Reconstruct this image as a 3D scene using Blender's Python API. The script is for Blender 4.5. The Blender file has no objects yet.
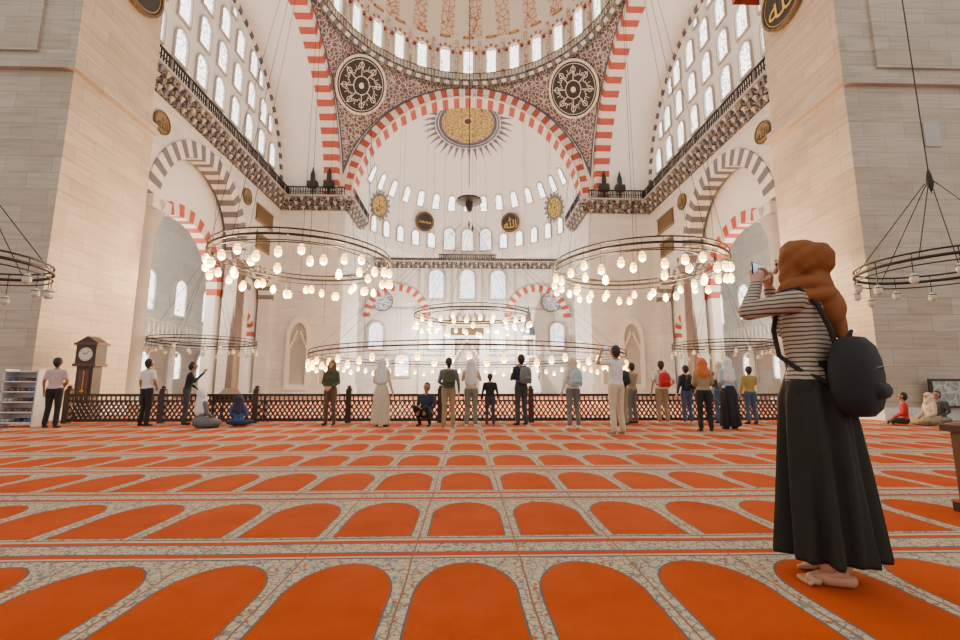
import bpy, math, random
import numpy as np
from mathutils import Vector, Matrix
random.seed(7)
V=Vector
pi=math.pi
scene=bpy.context.scene

# ------------------------------------------------------------------ materials
class NG:
    def __init__(s,nt): s.nt=nt
    def new(s,t): return s.nt.nodes.new(t)
    def put(s,sock,v):
        if isinstance(v,bpy.types.NodeSocket): s.nt.links.new(v,sock)
        else: sock.default_value=v
    def m(s,op,a,b=None,c=None,clamp=False):
        n=s.new('ShaderNodeMath'); n.operation=op; n.use_clamp=clamp
        s.put(n.inputs[0],a)
        if b is not None: s.put(n.inputs[1],b)
        if c is not None: s.put(n.inputs[2],c)
        return n.outputs[0]
    def mix(s,f,a,b):
        n=s.new('ShaderNodeMix'); n.data_type='RGBA'
        s.put(n.inputs[0],f)
        s.put(n.inputs[6],a if not isinstance(a,tuple) else (*a[:3],1))
        s.put(n.inputs[7],b if not isinstance(b,tuple) else (*b[:3],1))
        return n.outputs[2]
    def pos(s):
        n=s.new('ShaderNodeNewGeometry'); return n.outputs['Position']
    def sep(s,v):
        n=s.new('ShaderNodeSeparateXYZ'); s.put(n.inputs[0],v); return n.outputs
    def comb(s,x,y,z=0.0):
        n=s.new('ShaderNodeCombineXYZ'); s.put(n.inputs[0],x); s.put(n.inputs[1],y); s.put(n.inputs[2],z); return n.outputs[0]
    def noise(s,vec,scale,detail=3,rough=.5):
        n=s.new('ShaderNodeTexNoise'); s.put(n.inputs['Vector'],vec); n.inputs['Scale'].default_value=scale
        n.inputs['Detail'].default_value=detail; n.inputs['Roughness'].default_value=rough
        return n.outputs[0]
    def voro(s,vec,scale,feat='F1'):
        n=s.new('ShaderNodeTexVoronoi'); n.feature=feat; s.put(n.inputs['Vector'],vec); n.inputs['Scale'].default_value=scale
        return n.outputs
    def bump(s,h,strength=.3,dist=.02):
        n=s.new('ShaderNodeBump'); s.put(n.inputs['Height'],h); n.inputs['Strength'].default_value=strength; n.inputs['Distance'].default_value=dist
        return n.outputs[0]

def base(name,rough=.7,metal=0.0):
    m=bpy.data.materials.new(name); m.use_nodes=True
    b=m.node_tree.nodes['Principled BSDF']
    b.inputs['Roughness'].default_value=rough; b.inputs['Metallic'].default_value=metal
    return m,b,NG(m.node_tree)

def simple(name,col,rough=.7,metal=0.0,var=.15,scale=6.0,emit=0.0,ecol=None,bump=0.0,obj=False):
    m,b,g=base(name,rough,metal)
    if obj:
        tc=g.new('ShaderNodeTexCoord'); p=tc.outputs['Object']
    else: p=g.pos()
    n=g.noise(p,scale,4)
    lo=tuple(c*(1-var) for c in col); hi=tuple(min(1,c*(1+var)) for c in col)
    g.put(b.inputs['Base Color'],g.mix(n,lo,hi))
    if bump: g.put(b.inputs['Normal'],g.bump(n,bump,.02))
    if emit:
        b.inputs['Emission Color'].default_value=(*(ecol or col),1); b.inputs['Emission Strength'].default_value=emit
        m.cycles.emission_sampling='NONE'
    return m

def stone(name,c1,c2,mortar,bw=1.3,bh=.5,streak=.5,msize=.008):
    m,b,g=base(name,.55)
    x,y,z=g.sep(g.pos())
    v=g.comb(g.m('ADD',x,y),z)
    br=g.new('ShaderNodeTexBrick'); g.put(br.inputs['Vector'],v)
    br.inputs['Color1'].default_value=(*c1,1); br.inputs['Color2'].default_value=(*c2,1); br.inputs['Mortar'].default_value=(*mortar,1)
    br.inputs['Scale'].default_value=1; br.inputs['Brick Width'].default_value=bw; br.inputs['Row Height'].default_value=bh
    br.inputs['Mortar Size'].default_value=msize; br.inputs['Mortar Smooth'].default_value=.3
    st=g.noise(g.comb(g.m('MULTIPLY',g.m('ADD',x,y),.8),g.m('MULTIPLY',z,9.0)),1.0,5,.6)
    st=g.m('MULTIPLY',g.m('SUBTRACT',st,.42),streak*2.6,clamp=True)
    blot=g.noise(g.pos(),.45,4)
    c=g.mix(st,br.outputs[0],tuple(k*.6 for k in c1))
    c=g.mix(g.m('MULTIPLY',g.m('SUBTRACT',blot,.4),.8,clamp=True),c,tuple(min(1,k*1.12) for k in c2))
    g.put(b.inputs['Base Color'],c)
    g.put(b.inputs['Normal'],g.bump(br.outputs['Fac'],-.25,.01))
    return m

M={}
M['pier']=stone('travertine_blocks',(.42,.335,.245),(.52,.43,.335),(.27,.205,.14),streak=.75,msize=.009)
M['marble']=stone('white_marble_blocks',(.63,.61,.57),(.73,.71,.67),(.40,.38,.35),1.6,.8,.35,.013)
M['plaster']=simple('white_plaster',(.82,.81,.785),.8,var=.05,scale=.6)
M['plaster2']=simple('dome_plaster',(.74,.67,.57),.8,var=.06,scale=.5)
M['red']=simple('red_voussoir',(.46,.085,.055),.7,var=.2,scale=3)
M['white']=simple('white_voussoir',(.78,.72,.64),.7,var=.06,scale=3)
M['grey']=simple('grey_voussoir',(.15,.15,.17),.6,var=.15,scale=3)
M['niche']=simple('niche_grey_marble',(.42,.40,.37),.6,var=.12,scale=2)
M['iron']=simple('black_iron',(.022,.016,.012),.5,.3)
M['gold']=simple('gold_leaf',(.62,.38,.07),.45,.15,var=.3,scale=4)
M['bronze']=simple('aged_gilt_disc',(.26,.18,.075),.5,.1,var=.4,scale=4)
M['dark']=simple('dark_painted_disc',(.018,.016,.016),.5,var=.3,scale=5)
M['cream']=simple('cream_paint',(.75,.68,.55),.6,var=.08)
M['wood']=simple('dark_walnut',(.036,.013,.008),.4,var=.4,scale=9)
M['wood2']=simple('red_brown_wood',(.11,.035,.014),.45,var=.35,scale=9)
M['porph']=simple('porphyry_column',(.16,.11,.09),.3,var=.3,scale=8)
M['bluepaint']=simple('blue_painted_border',(.07,.08,.13),.6,var=.3,scale=6)
M['lamp']=simple('frosted_lamp_glass',(1,.75,.35),.3,var=.02,emit=5.5,ecol=(1,.55,.13))
M['bulb']=simple('bulb_filament',(1,.85,.6),.3,var=.02,emit=45.0,ecol=(1,.70,.30))
M['lampoff']=simple('lamp_glass_unlit',(.55,.52,.42),.1,var=.1)
M['gplaque']=simple('gold_on_dark_plaque',(.12,.075,.03),.5,var=.8,scale=7)

def window_mat(name,col,strength,scale,edge=.1,stain=False):
    m,b,g=base(name,.3)
    b.inputs['Base Color'].default_value=(.5,.5,.5,1)
    p=g.pos()
    vo=g.voro(p,scale,'DISTANCE_TO_EDGE')
    f=g.m('MULTIPLY',g.m('SUBTRACT',vo[0],edge*.4),1/(edge*.6),clamp=True)
    c=g.mix(f,tuple(k*.16 for k in col),col)
    if stain:
        v2=g.voro(p,2.4)
        hs=g.new('ShaderNodeHueSaturation'); g.put(hs.inputs['Color'],v2['Color']); hs.inputs['Saturation'].default_value=.8; hs.inputs['Value'].default_value=1.0
        c=g.mix(.45,c,hs.outputs[0])
    g.put(b.inputs['Emission Color'],c); b.inputs['Emission Strength'].default_value=strength
    return m
M['win']=window_mat('daylight_lattice_window',(1,.98,.94),6.0,5.0,.15)
M['winstain']=window_mat('stained_glass_window',(.85,.92,1),3.2,3.0,.13,stain=True)

def pattern_mat(name,c1,c2,c3,scale,rough=.7,lw=.055):
    m,b,g=base(name,rough)
    p=g.pos()
    add=g.new('ShaderNodeVectorMath'); add.operation='ADD'
    g.put(add.inputs[0],p)
    sc=g.new('ShaderNodeVectorMath'); sc.operation='SCALE'; nz=g.new('ShaderNodeTexNoise'); g.put(nz.inputs['Vector'],p); nz.inputs['Scale'].default_value=scale*.4
    g.put(sc.inputs[0],nz.outputs[1]); sc.inputs['Scale'].default_value=.35
    g.put(add.inputs[1],sc.outputs[0])
    e=g.voro(add.outputs[0],scale,'DISTANCE_TO_EDGE')[0]
    f1=g.voro(p,scale*2.1)[0]
    line=g.m('LESS_THAN',e,lw)
    dot=g.m('LESS_THAN',f1,.25)
    c=g.mix(dot,c1,c3)
    c=g.mix(line,c,c2)
    g.put(b.inputs['Base Color'],c)
    return m
M['pend']=pattern_mat('pendentive_arabesque',(.14,.08,.075),(.50,.45,.42),(.32,.27,.26),2.8,lw=.085)
M['cornice']=pattern_mat('muqarnas_cornice_paint',(.035,.035,.042),(.35,.29,.2),(.12,.13,.17),3.0)
M['domepat']=pattern_mat('dome_painted_ornament',(.72,.58,.44),(.42,.17,.09),(.60,.38,.22),1.9,lw=.06)
M['goldpat']=pattern_mat('gold_arabesque',(.50,.34,.06),(.10,.07,.03),(.65,.52,.22),2.4,.45)
M['tile']=pattern_mat('blue_iznik_tile',(.60,.66,.72),(.10,.17,.38),(.25,.40,.55),2.5,.3)

def carpet():
    m,b,g=base('prayer_carpet',.95)
    p=g.pos(); x,y,z=g.sep(p)
    U=.60; P=1.30
    wob=g.m('MULTIPLY',g.m('SUBTRACT',g.noise(p,1.3,2),.5),.035)
    wob2=g.m('MULTIPLY',g.m('SUBTRACT',g.noise(p,.8,2),.5),.05)
    x=g.m('ADD',x,wob); y=g.m('ADD',y,wob2)
    u=g.m('MULTIPLY',g.m('SUBTRACT',g.m('FRACT',g.m('ADD',g.m('DIVIDE',x,U),.5)),.5),U)
    au=g.m('ABSOLUTE',u)
    v=g.m('MULTIPLY',g.m('FRACT',g.m('DIVIDE',g.m('SUBTRACT',y,1.75),P)),P)
    def arch(w,spring,rise,bot):
        t=g.m('MAXIMUM',g.m('DIVIDE',g.m('SUBTRACT',v,spring),rise),0.0)
        q=g.m('ADD',g.m('POWER',g.m('DIVIDE',au,w),2.0),g.m('POWER',t,2.0))
        return g.m('MULTIPLY',g.m('LESS_THAN',q,1.0),g.m('GREATER_THAN',v,bot))
    niche=arch(.243,.50,.37,.035)
    rim=arch(.253,.50,.382,.024)
    f=g.voro(p,38.0)[0]; e=g.voro(p,22.0,'DISTANCE_TO_EDGE')[0]
    f2=g.voro(p,19.0)[0]; f3=g.voro(p,13.0)[0]
    cream=(.50,.40,.27)
    c=g.mix(g.m('LESS_THAN',e,.06),cream,(.22,.20,.17))
    c=g.mix(g.m('LESS_THAN',f,.24),c,(.15,.18,.20))
    c=g.mix(g.m('LESS_THAN',f2,.20),c,(.42,.075,.02))
    c=g.mix(g.m('LESS_THAN',f3,.17),c,(.12,.19,.23))
    def band(a,bb): return g.m('MULTIPLY',g.m('GREATER_THAN',v,a),g.m('LESS_THAN',v,bb))
    c=g.mix(band(.945,.962),c,(.08,.10,.13))
    c=g.mix(band(.962,.985),c,(.50,.40,.26))
    c=g.mix(band(.985,1.035),c,(.50,.05,.008))
    c=g.mix(band(1.035,1.05),c,(.08,.10,.13))
    c=g.mix(band(1.19,1.205),c,(.08,.10,.13))
    c=g.mix(band(1.205,1.25),c,(.50,.055,.01))
    c=g.mix(band(1.25,1.285),c,(.48,.39,.26))
    c=g.mix(band(1.285,1.30),c,(.09,.09,.10))
    c=g.mix(g.m('LESS_THAN',g.m('ABSOLUTE',g.m('SUBTRACT',.3,au)),.005),c,(.25,.12,.07))
    c=g.mix(rim,c,(.12,.10,.09))
    n=g.noise(p,2.2,5,.65); n2=g.noise(p,90.0,2)
    o=g.mix(n,(.32,.032,.004),(.64,.100,.010))
    o=g.mix(g.m('MULTIPLY',n2,.4),o,(.22,.022,.004))
    c=g.mix(niche,c,o)
    g.put(b.inputs['Base Color'],c)
    g.put(b.inputs['Normal'],g.bump(g.noise(p,220.0,2),.35,.004))
    b.inputs['Specular IOR Level'].default_value=.1
    return m
M['carpet']=carpet()

# ------------------------------------------------------------------ mesh builder
class MB:
    def __init__(s): s.v=[]; s.f=[]; s.m=[]; s.mats=[]
    def mi(s,mat):
        if mat not in s.mats: s.mats.append(mat)
        return s.mats.index(mat)
    def face(s,pts,mat):
        i=len(s.v); s.v+= [tuple(p) for p in pts]; s.f.append(tuple(range(i,i+len(pts)))); s.m.append(s.mi(mat))
    def grid(s,rows,mat,closed=False):
        i=len(s.v); n=len(rows[0]); mi=s.mi(mat) if not callable(mat) else None
        for r in rows: s.v+=[tuple(p) for p in r]
        for a in range(len(rows)-1):
            for b in range(n if closed else n-1):
                b2=(b+1)%n
                s.f.append((i+a*n+b,i+a*n+b2,i+(a+1)*n+b2,i+(a+1)*n+b))
                s.m.append(mi if mi is not None else s.mi(mat(a,b)))
    def poly(s,verts,faces,mat):
        i=len(s.v); s.v+=[tuple(p) for p in verts]
        for f in faces: s.f.append(tuple(i+k for k in f)); s.m.append(s.mi(mat))
    def box(s,x0,x1,y0,y1,z0,z1,mat,T=None):
        vs=[V((x,y,z)) for z in (z0,z1) for y in (y0,y1) for x in (x0,x1)]
        if T: vs=[T@p for p in vs]
        s.poly(vs,[(0,2,3,1),(4,5,7,6),(0,1,5,4),(2,6,7,3),(0,4,6,2),(1,3,7,5)],mat)
    def lathe(s,c,prof,mat,n=16):
        c=V(c); rows=[]
        for r,z in prof:
            rows.append([c+V((r*math.cos(2*pi*k/n),r*math.sin(2*pi*k/n),z)) for k in range(n)])
        s.grid(rows,mat,True)
    def tube(s,pts,r,mat,n=6):
        pts=[V(p) for p in pts]; rows=[]
        for i,p in enumerate(pts):
            d=(pts[min(i+1,len(pts)-1)]-pts[max(i-1,0)]).normalized()
            a=d.orthogonal().normalized() if i==0 else (rows_a-d*rows_a.dot(d)).normalized()
            rows_a=a; b=d.cross(a)
            rr=r[i] if isinstance(r,(list,tuple)) else r
            rows.append([p+(a*math.cos(2*pi*k/n)+b*math.sin(2*pi*k/n))*rr for k in range(n)])
        s.grid(rows,mat,True)
    def capsule(s,p1,r1,p2,r2,mat,n=V((0,1,0)),fl=1.0,seg=12):
        p1=V(p1);p2=V(p2); d=p2-p1
        d=d.normalized() if d.length>1e-5 else V((0,0,1))
        a=d.orthogonal().normalized(); b=d.cross(a); rows=[]
        for (p,r,rng) in ((p1,r1,(-90,-65,-40,-18,0)),(p2,r2,(0,18,40,65,90))):
            for ph in rng:
                ph=math.radians(ph); row=[]
                for k in range(seg):
                    o=d*math.sin(ph)*r+(a*math.cos(2*pi*k/seg)+b*math.sin(2*pi*k/seg))*max(math.cos(ph),.004)*r
                    o=o-n*o.dot(n)*(1-fl)
                    row.append(p+o)
                rows.append(row)
        s.grid(rows,mat,True)
        s.face(rows[0][::-1],mat); s.face(rows[-1],mat)
    def obj(s,name,smooth=False,parent=None):
        me=bpy.data.meshes.new(name); me.from_pydata(s.v,[],s.f)
        for m in s.mats: me.materials.append(m)
        me.polygons.foreach_set('material_index',s.m)
        if smooth: me.polygons.foreach_set('use_smooth',[True]*len(s.f))
        me.update()
        o=bpy.data.objects.new(name,me); scene.collection.objects.link(o)
        if parent: o.parent=parent
        return o

# ------------------------------------------------------------------ architecture helpers
def side(sg,X0): return lambda u,z,d:V((sg*(X0+d),u,z))
def front(Y0): return lambda u,z,d:V((u,Y0+d,z))
def drum(cy,R,a0=pi/2):
    return lambda u,z,d:V(((R+d)*math.cos(a0-u/R),cy+(R+d)*math.sin(a0-u/R),z))
def sph(cy,cz,R):
    def f(u,z,d):
        rho=math.sqrt(max(R*R-(z-cz)**2,.01))+d
        a=pi/2-u/R
        return V((rho*math.cos(a),cy+rho*math.sin(a),z))
    return f

def arched_wall(mb,Mp,mat,u0,u1,z0,z1,ops,th):
    cur=u0
    def strip(a,b,za,zb):
        mb.face([Mp(a,za,0),Mp(b,zb,0),Mp(b,z1,0),Mp(a,z1,0)],mat)
        mb.face([Mp(a,za,th),Mp(b,zb,th),Mp(b,z1,th),Mp(a,z1,th)],mat)
    for uc,hw,zs in sorted(ops):
        strip(cur,uc-hw,z0,z0)
        N=24; pts=[]
        for k in range(N+1):
            a=pi-pi*k/N; pts.append((uc+hw*math.cos(a),zs+hw*math.sin(a)))
        for (a,za),(b,zb) in zip(pts,pts[1:]):
            strip(a,b,za,zb)
            mb.face([Mp(a,za,0),Mp(b,zb,0),Mp(b,zb,th),Mp(a,za,th)],mat)
        for e in (uc-hw,uc+hw):
            mb.face([Mp(e,z0,0),Mp(e,zs,0),Mp(e,zs,th),Mp(e,z0,th)],mat)
        cur=uc+hw
    strip(cur,u1,z0,z0)

def arch_band(mb,Mp,uc,zc,ri,ro,d0,d1,n,ma,mbm,a0=0,a1=pi):
    for k in range(n):
        mat=ma if k%2==0 else mbm
        A=a0+(a1-a0)*k/n; B=a0+(a1-a0)*(k+1)/n
        sub=2
        for j in range(sub):
            p=A+(B-A)*j/sub; q=A+(B-A)*(j+1)/sub
            def P(r,a,d): return Mp(uc+r*math.cos(a),zc+r*math.sin(a),d)
            mb.face([P(ri,p,d0),P(ro,p,d0),P(ro,q,d0),P(ri,q,d0)],mat)
            mb.face([P(ri,p,d1),P(ro,p,d1),P(ro,q,d1),P(ri,q,d1)],mat)
            mb.face([P(ri,p,d0),P(ri,q,d0),P(ri,q,d1),P(ri,p,d1)],mat)
            mb.face([P(ro,p,d0),P(ro,q,d0),P(ro,q,d1),P(ro,p,d1)],mat)

def window(mb,Mp,uc,zb,w,h,glass,frame,d=-.03,fw=.13,dep=.14,pointed=0.0):
    hw=w/2; zs=zb+h-hw; N=10
    def out(r):
        pts=[(uc-r,zb-(r-hw))]
        for k in range(N+1):
            a=pi-pi*k/N; pts.append((uc+r*math.cos(a),zs+r*math.sin(a)*(1+pointed)))
        pts.append((uc+r,zb-(r-hw))); return pts
    i=out(hw); o=out(hw+fw)
    for k in range(1,N+1):
        (a,za),(b,zb2)=i[k],i[k+1]
        mb.face([Mp(a,zb,d),Mp(b,zb,d),Mp(b,zb2,d),Mp(a,za,d)],glass)
    i2=i+[i[0]]; o2=o+[o[0]]
    for k in range(len(i2)-1):
        a,b,c,e=i2[k],i2[k+1],o2[k+1],o2[k]
        mb.face([Mp(*a,d-dep),Mp(*b,d-dep),Mp(*c,d-dep),Mp(*e,d-dep)],frame)
        mb.face([Mp(*a,d-dep),Mp(*b,d-dep),Mp(*b,d),Mp(*a,d)],frame)
        mb.face([Mp(*e,d-dep),Mp(*c,d-dep),Mp(*c,d+.02),Mp(*e,d+.02)],frame)

def text_geo(s):
    try:
        cu=bpy.data.curves.new('t','FONT'); cu.body=s; cu.resolution_u=4
        ob=bpy.data.objects.new('t',cu); scene.collection.objects.link(ob)
        dg=bpy.context.evaluated_depsgraph_get()
        me=bpy.data.meshes.new_from_object(ob.evaluated_get(dg))
        vs=[v.co.copy() for v in me.vertices]; fs=[tuple(p.vertices) for p in me.polygons]
        bpy.data.objects.remove(ob); bpy.data.meshes.remove(me)
        if not vs: return [],[]
        x0=min(v.x for v in vs);x1=max(v.x for v in vs);y0=min(v.y for v in vs);y1=max(v.y for v in vs)
        k=1/max(x1-x0,y1-y0,.01)
        vs=[V(((v.x-(x0+x1)/2)*k,(v.y-(y0+y1)/2)*k,0)) for v in vs]
        return vs,fs
    except Exception as e:
        print('text fail',e); return [],[]
T_ALLAH=text_geo('\uFDF2')
T_MUH=text_geo('\uFEAA\uFEE4\uFEA4\uFEE3')
T_ALI=text_geo('\uFEF2\uFEE0\uFECB')

def roundel(name,c,n,R,txt,ink,face=None,radial=0,rim=None):
    mb=MB(); c=V(c); n=V(n).normalized(); up=V((0,0,1)); up=(up-n*up.dot(n)).normalized(); r=up.cross(n)
    face=face or M['dark']; rim=rim or M['gplaque']
    def P(x,y,d): return c+r*x+up*y+n*d
    K=40
    def ring(rad,d): return [P(rad*math.cos(2*pi*k/K),rad*math.sin(2*pi*k/K),d) for k in range(K)]
    mb.face(ring(R*.92,.10),face)
    mb.grid([ring(R,0.01),ring(R,.14),ring(R*.92,.14),ring(R*.92,.10)],rim,True)
    mb.grid([ring(R*.86,.115),ring(R*.84,.115)],ink,True)
    vs,fs=txt
    if radial:
        for j in range(radial):
            a=2*pi*j/radial
            T=[]
            for v in vs:
                x=v.x*R*.36; y=v.y*R*.36+R*.56
                T.append(P(x*math.cos(a)-y*math.sin(a),x*math.sin(a)+y*math.cos(a),.12))
            mb.poly(T,fs,ink)
            b=a+pi/radial
            mb.face([P(R*.30*math.cos(b-.05),R*.30*math.sin(b-.05),.12),P(R*.80*math.cos(b-.02),R*.80*math.sin(b-.02),.12),P(R*.80*math.cos(b+.02),R*.80*math.sin(b+.02),.12),P(R*.30*math.cos(b+.05),R*.30*math.sin(b+.05),.12)],ink)
            mb.grid([[P(R*.66*math.cos(b)+R*q*math.cos(2*pi*k/14),R*.66*math.sin(b)+R*q*math.sin(2*pi*k/14),.12) for k in range(14)] for q in (.10,.075)],ink,True)
        mb.grid([ring(R*.32,.12),ring(R*.29,.12)],ink,True)
        mb.face(ring(R*.10,.12),ink)
    else:
        mb.poly([P(v.x*R*1.35,v.y*R*1.35,.12) for v in vs],fs,ink)
    return mb.obj(name)

Z0=18.4; HS=12.2; CY=29.5; RI=11.2
mb=MB(); mb.face([(-28,-9,0),(28,-9,0),(28,56,0),(-28,56,0)],M['carpet']); mb.obj('floor')

def cornice(mb,path,z,inward,steps=3,rail=True,sp=.55):
    for (a,b),nrm in zip(zip(path,path[1:]),inward):
        a=V((*a,0));b=V((*b,0));n=V((*nrm,0)); L=(b-a).length; t=(b-a)/L
        def bx(s0,s1,d0,d1,za,zb,mat):
            vs=[a+t*s+n*d+V((0,0,zz)) for zz in (za,zb) for d in (d0,d1) for s in (s0,s1)]
            mb.poly(vs,[(0,2,3,1),(4,5,7,6),(0,1,5,4),(2,6,7,3),(0,4,6,2),(1,3,7,5)],mat)
        for k in range(steps):
            pr=.18+.22*k; za=z+.36*k
            bx(-.0,L,-.05,pr,za,za+.36,M['cornice'])
            cnt=max(1,int(L/sp))
            for j in range(cnt):
                s=(j+.5)*L/cnt; w=sp*.30
                p=[a+t*(s-w)+n*pr+V((0,0,za+.3)),a+t*(s+w)+n*pr+V((0,0,za+.3)),a+t*(s+w)+n*(pr+.18)+V((0,0,za+.3)),a+t*(s-w)+n*(pr+.18)+V((0,0,za+.3)),a+t*s+n*pr+V((0,0,za-.08))]
                mb.poly(p,[(0,1,4),(1,2,4),(2,3,4),(3,0,4),(0,3,2,1)],M['niche'] if (j+k)%2 else M['grey'])
        top=z+.36*steps
        bx(0,L,-.05,.18+.22*steps,top,top+.14,M['niche'])
        if rail:
            pr=.1+.22*steps
            bx(0,L,pr-.05,pr+.05,top+.85,top+.95,M['iron'])
            bx(0,L,pr-.02,pr+.02,top+.45,top+.5,M['iron'])
            cnt=int(L/.22)
            for j in range(cnt+1):
                s=j*L/max(cnt,1); w=.10 if j%8==0 else .035
                bx(s-w,s+w,pr-.03,pr+.03,top+.14,top+.87,M['iron'] if j%8 else M['grey'])

for sg,nm in ((-1,'left'),(1,'right')):
    mb=MB()
    def bxs(xa,xb,*r):
        a,b=sorted((sg*xa,sg*xb)); mb.box(a,b,*r)
    bxs(11.8,18.0,12.7,16.0,0,26,M['pier'])
    bxs(11.68,18.0,12.58,16.02,0,10.2,M['pier'])
    bxs(11.52,18.0,12.42,16.1,10.2,10.34,M['pier'])
    bxs(11.62,18.0,12.52,16.1,10.34,10.62,M['pier'])
    bxs(11.56,18.0,12.46,16.05,0,.35,M['marble'])
    bxs(13.7,18.0,16.0,18.3,0,Z0,M['pier'])
    bxs(12.9,18.0,12.62,12.7,10.9,26,M['pier'])
    bxs(14.0,14.5,12.54,12.6,8.2,9.0,M['niche'])
    mb.obj('wall_pier_near_'+nm)
    roundel('calligraphy_roundel',(sg*11.75,14.6,15.3),(-sg,0,0),1.15,T_ALI if sg<0 else T_ALLAH,M['gold'])
    mb=MB()
    bxs(11.4,19.0,40.9,47.0,0,Z0+.3,M['marble'])
    bxs(11.2,19.0,40.7,47.1,0,1.1,M['marble'])
    for zz in (9.2,9.5): bxs(11.3,19.0,40.8,47.1,zz,zz+.12,M['white'])
    Mf=front(40.9)
    window(mb,Mf,sg*15.0,.9,1.5,5.0,M['niche'],M['white'],d=-.03,fw=.3,dep=.35,pointed=.9)
    for j in range(5):
        w=.75-j*.13
        mb.box(sg*15-w,sg*15-w+.14,40.6,40.88,4.3+j*.3,4.65+j*.3,M['cream']); mb.box(sg*15+w-.14,sg*15+w,40.6,40.88,4.3+j*.3,4.65+j*.3,M['cream'])
    window(mb,Mf,sg*12.7,1.1,.8,2.2,M['niche'],M['white'],d=-.03,fw=.15,dep=.12)
    mb.obj('wall_pier_far_'+nm)
    mb=MB(); S=side(sg,17.4)
    N=48
    for k in range(N):
        a=pi*k/N; b=pi*(k+1)/N
        mb.face([S(CY,Z0,0),S(CY+11.3*math.cos(a),Z0+11.3*math.sin(a),0),S(CY+11.3*math.cos(b),Z0+11.3*math.sin(b),0)],M['plaster'])
    mb.obj('wall_tympanum_'+nm)
    mb=MB(); S2=side(sg,12.2)
    rows=[[S2(CY+RI*math.cos(pi*k/N),Z0+RI*math.sin(pi*k/N),d) for k in range(N+1)] for d in (1.3,2.5,5.3)]
    mb.grid(rows,M['plaster']); mb.obj('ceiling_lateral_vault_'+nm,smooth=True)
    mb=MB()
    arch_band(mb,S2,CY,Z0,RI,HS,0,1.3,61,M['red'],M['white'])
    arch_band(mb,S2,CY,Z0,HS-.06,HS+.12,-.06,.3,40,M['bluepaint'],M['bluepaint'])
    arch_band(mb,side(sg,17.4),CY,Z0,10.75,11.25,-.12,.1,70,M['cream'],M['bluepaint'])
    mb.obj('trim_lateral_arch_'+nm)
    mb=MB()
    for zb,cnt in ((20.2,4),(22.95,3),(25.7,2)):
        for k in range(-cnt,cnt+1):
            window(mb,S,CY+k*2.15,zb,1.12,2.05,M['win'],M['niche'],fw=.10)
    for k in (-3.55,3.55): window(mb,S,CY+k*2.2,22.95,.7,1.5,M['win'],M['niche'],fw=.1)
    for k in (-2.55,2.55): window(mb,S,CY+k*2.2,25.7,.7,1.4,M['win'],M['niche'],fw=.1)
    for k in (-.5,.5): window(mb,S,CY+k*2.0,28.1,.6,.6,M['win'],M['niche'],fw=.1)
    mb.obj('window_tympanum_'+nm)
    mb=MB()
    ops=[(20.7,1.9,8.5),(29.3,4.7,11.0),(37.9,1.9,8.5)]
    arched_wall(mb,S,M['marble'],16.0,41.0,0,17.3,ops,1.0)
    ops2=[(20.7,1.6,5.2),(29.3,4.3,7.6),(37.9,1.6,5.2)]
    arched_wall(mb,side(sg,18.7),M['plaster'],16.0,41.0,0,17.0,ops2,.7)
    mb.obj('wall_arcade_'+nm)
    mb=MB()
    arch_band(mb,S,29.3,11.0,4.66,5.65,-.10,1.0,33,M['grey'],M['white'])
    for y in (20.7,37.9): arch_band(mb,S,y,8.5,1.87,2.5,-.08,1.0,15,M['grey'],M['white'])
    S3=side(sg,18.7)
    arch_band(mb,S3,29.3,7.6,4.27,5.1,-.10,.7,27,M['red'],M['white'])
    for y in (20.7,37.9): arch_band(mb,S3,y,5.2,1.57,2.1,-.08,.7,13,M['red'],M['white'])
    mb.obj('trim_arcade_arches_'+nm)
    for y,cm in ((24.15,M['niche']),(34.45,M['porph'])):
        mb=MB()
        mb.lathe((sg*17.5,y,0),[(.0,0),(.75,0),(.75,.4),(.62,.55),(.55,.7),(.5,.8),(.44,9.2),(.5,9.3),(.62,9.8),(.8,10.4),(.85,11.0),(0,11.0)],cm,24)
        mb.box(sg*17.5-.8,sg*17.5+.8,y-.75,y+.75,10.4,11.1,M['marble'])
        mb.box(sg*17.5-.75,sg*17.5+.75,y-.75,y+.75,0,.3,M['marble'])
        mb.obj('stone_column')
    for y,z in ((24.3,15.7),(34.4,15.7)):
        roundel('gilded_medallion',(sg*17.38,y,z),(-sg,0,0),.66,T_ALLAH,M['dark'],face=M['bronze'])
    mb=MB()
    for y,z,w,h in ((37.6,15.2,3.0,1.3),(37.6,12.9,2.4,1.2)):
        bxs(17.26,17.39,y-w/2,y+w/2,z-h/2,z+h/2,M['gplaque'])
        for zz in (z-h/2-.06,z+h/2-.06): bxs(17.22,17.39,y-w/2-.06,y+w/2+.06,zz,zz+.12,M['bronze'])
    mb.obj('inscription_plaque')
    mb=MB()
    cornice(mb,[(sg*17.4,18.3),(sg*17.4,40.9),(sg*11.4,40.9),(sg*11.4,47.0)],17.2,[(-sg,0),(0,-1),(-sg,0)])
    mb.obj('trim_muqarnas_cornice_'+nm)
    mb=MB()
    mb.face([(sg*26,12,0),(sg*26,55,0),(sg*26,55,17),(sg*26,12,17)],M['marble'])
    mb.obj('wall_aisle_'+nm)
    mb=MB()
    A=side(sg,26)
    for k in range(8):
        y=20+k*4.2
        window(mb,A,y,1.6,1.7,2.4,M['win'],M['marble'],fw=.3)
        window(mb,A,y,7.2,1.5,3.2,M['win'],M['marble'],fw=.25)
    mb.obj('window_aisle_'+nm)
    mb=MB(); bxs(17.5,26.3,12,55,17.0,17.3,M['plaster']); bxs(11.6,26.3,46.9,55,16.7,17.0,M['plaster'])
    mb.obj('ceiling_aisle_'+nm)
    mb=MB(); bxs(21.8,25.7,18,46,4.3,4.6,M['marble'])
    for k in range(60):
        y=18+k*.47; mb.box(sg*21.9-.04,sg*21.9+.04,y-.04,y+.04,4.6,5.5,M['marble'])
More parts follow.
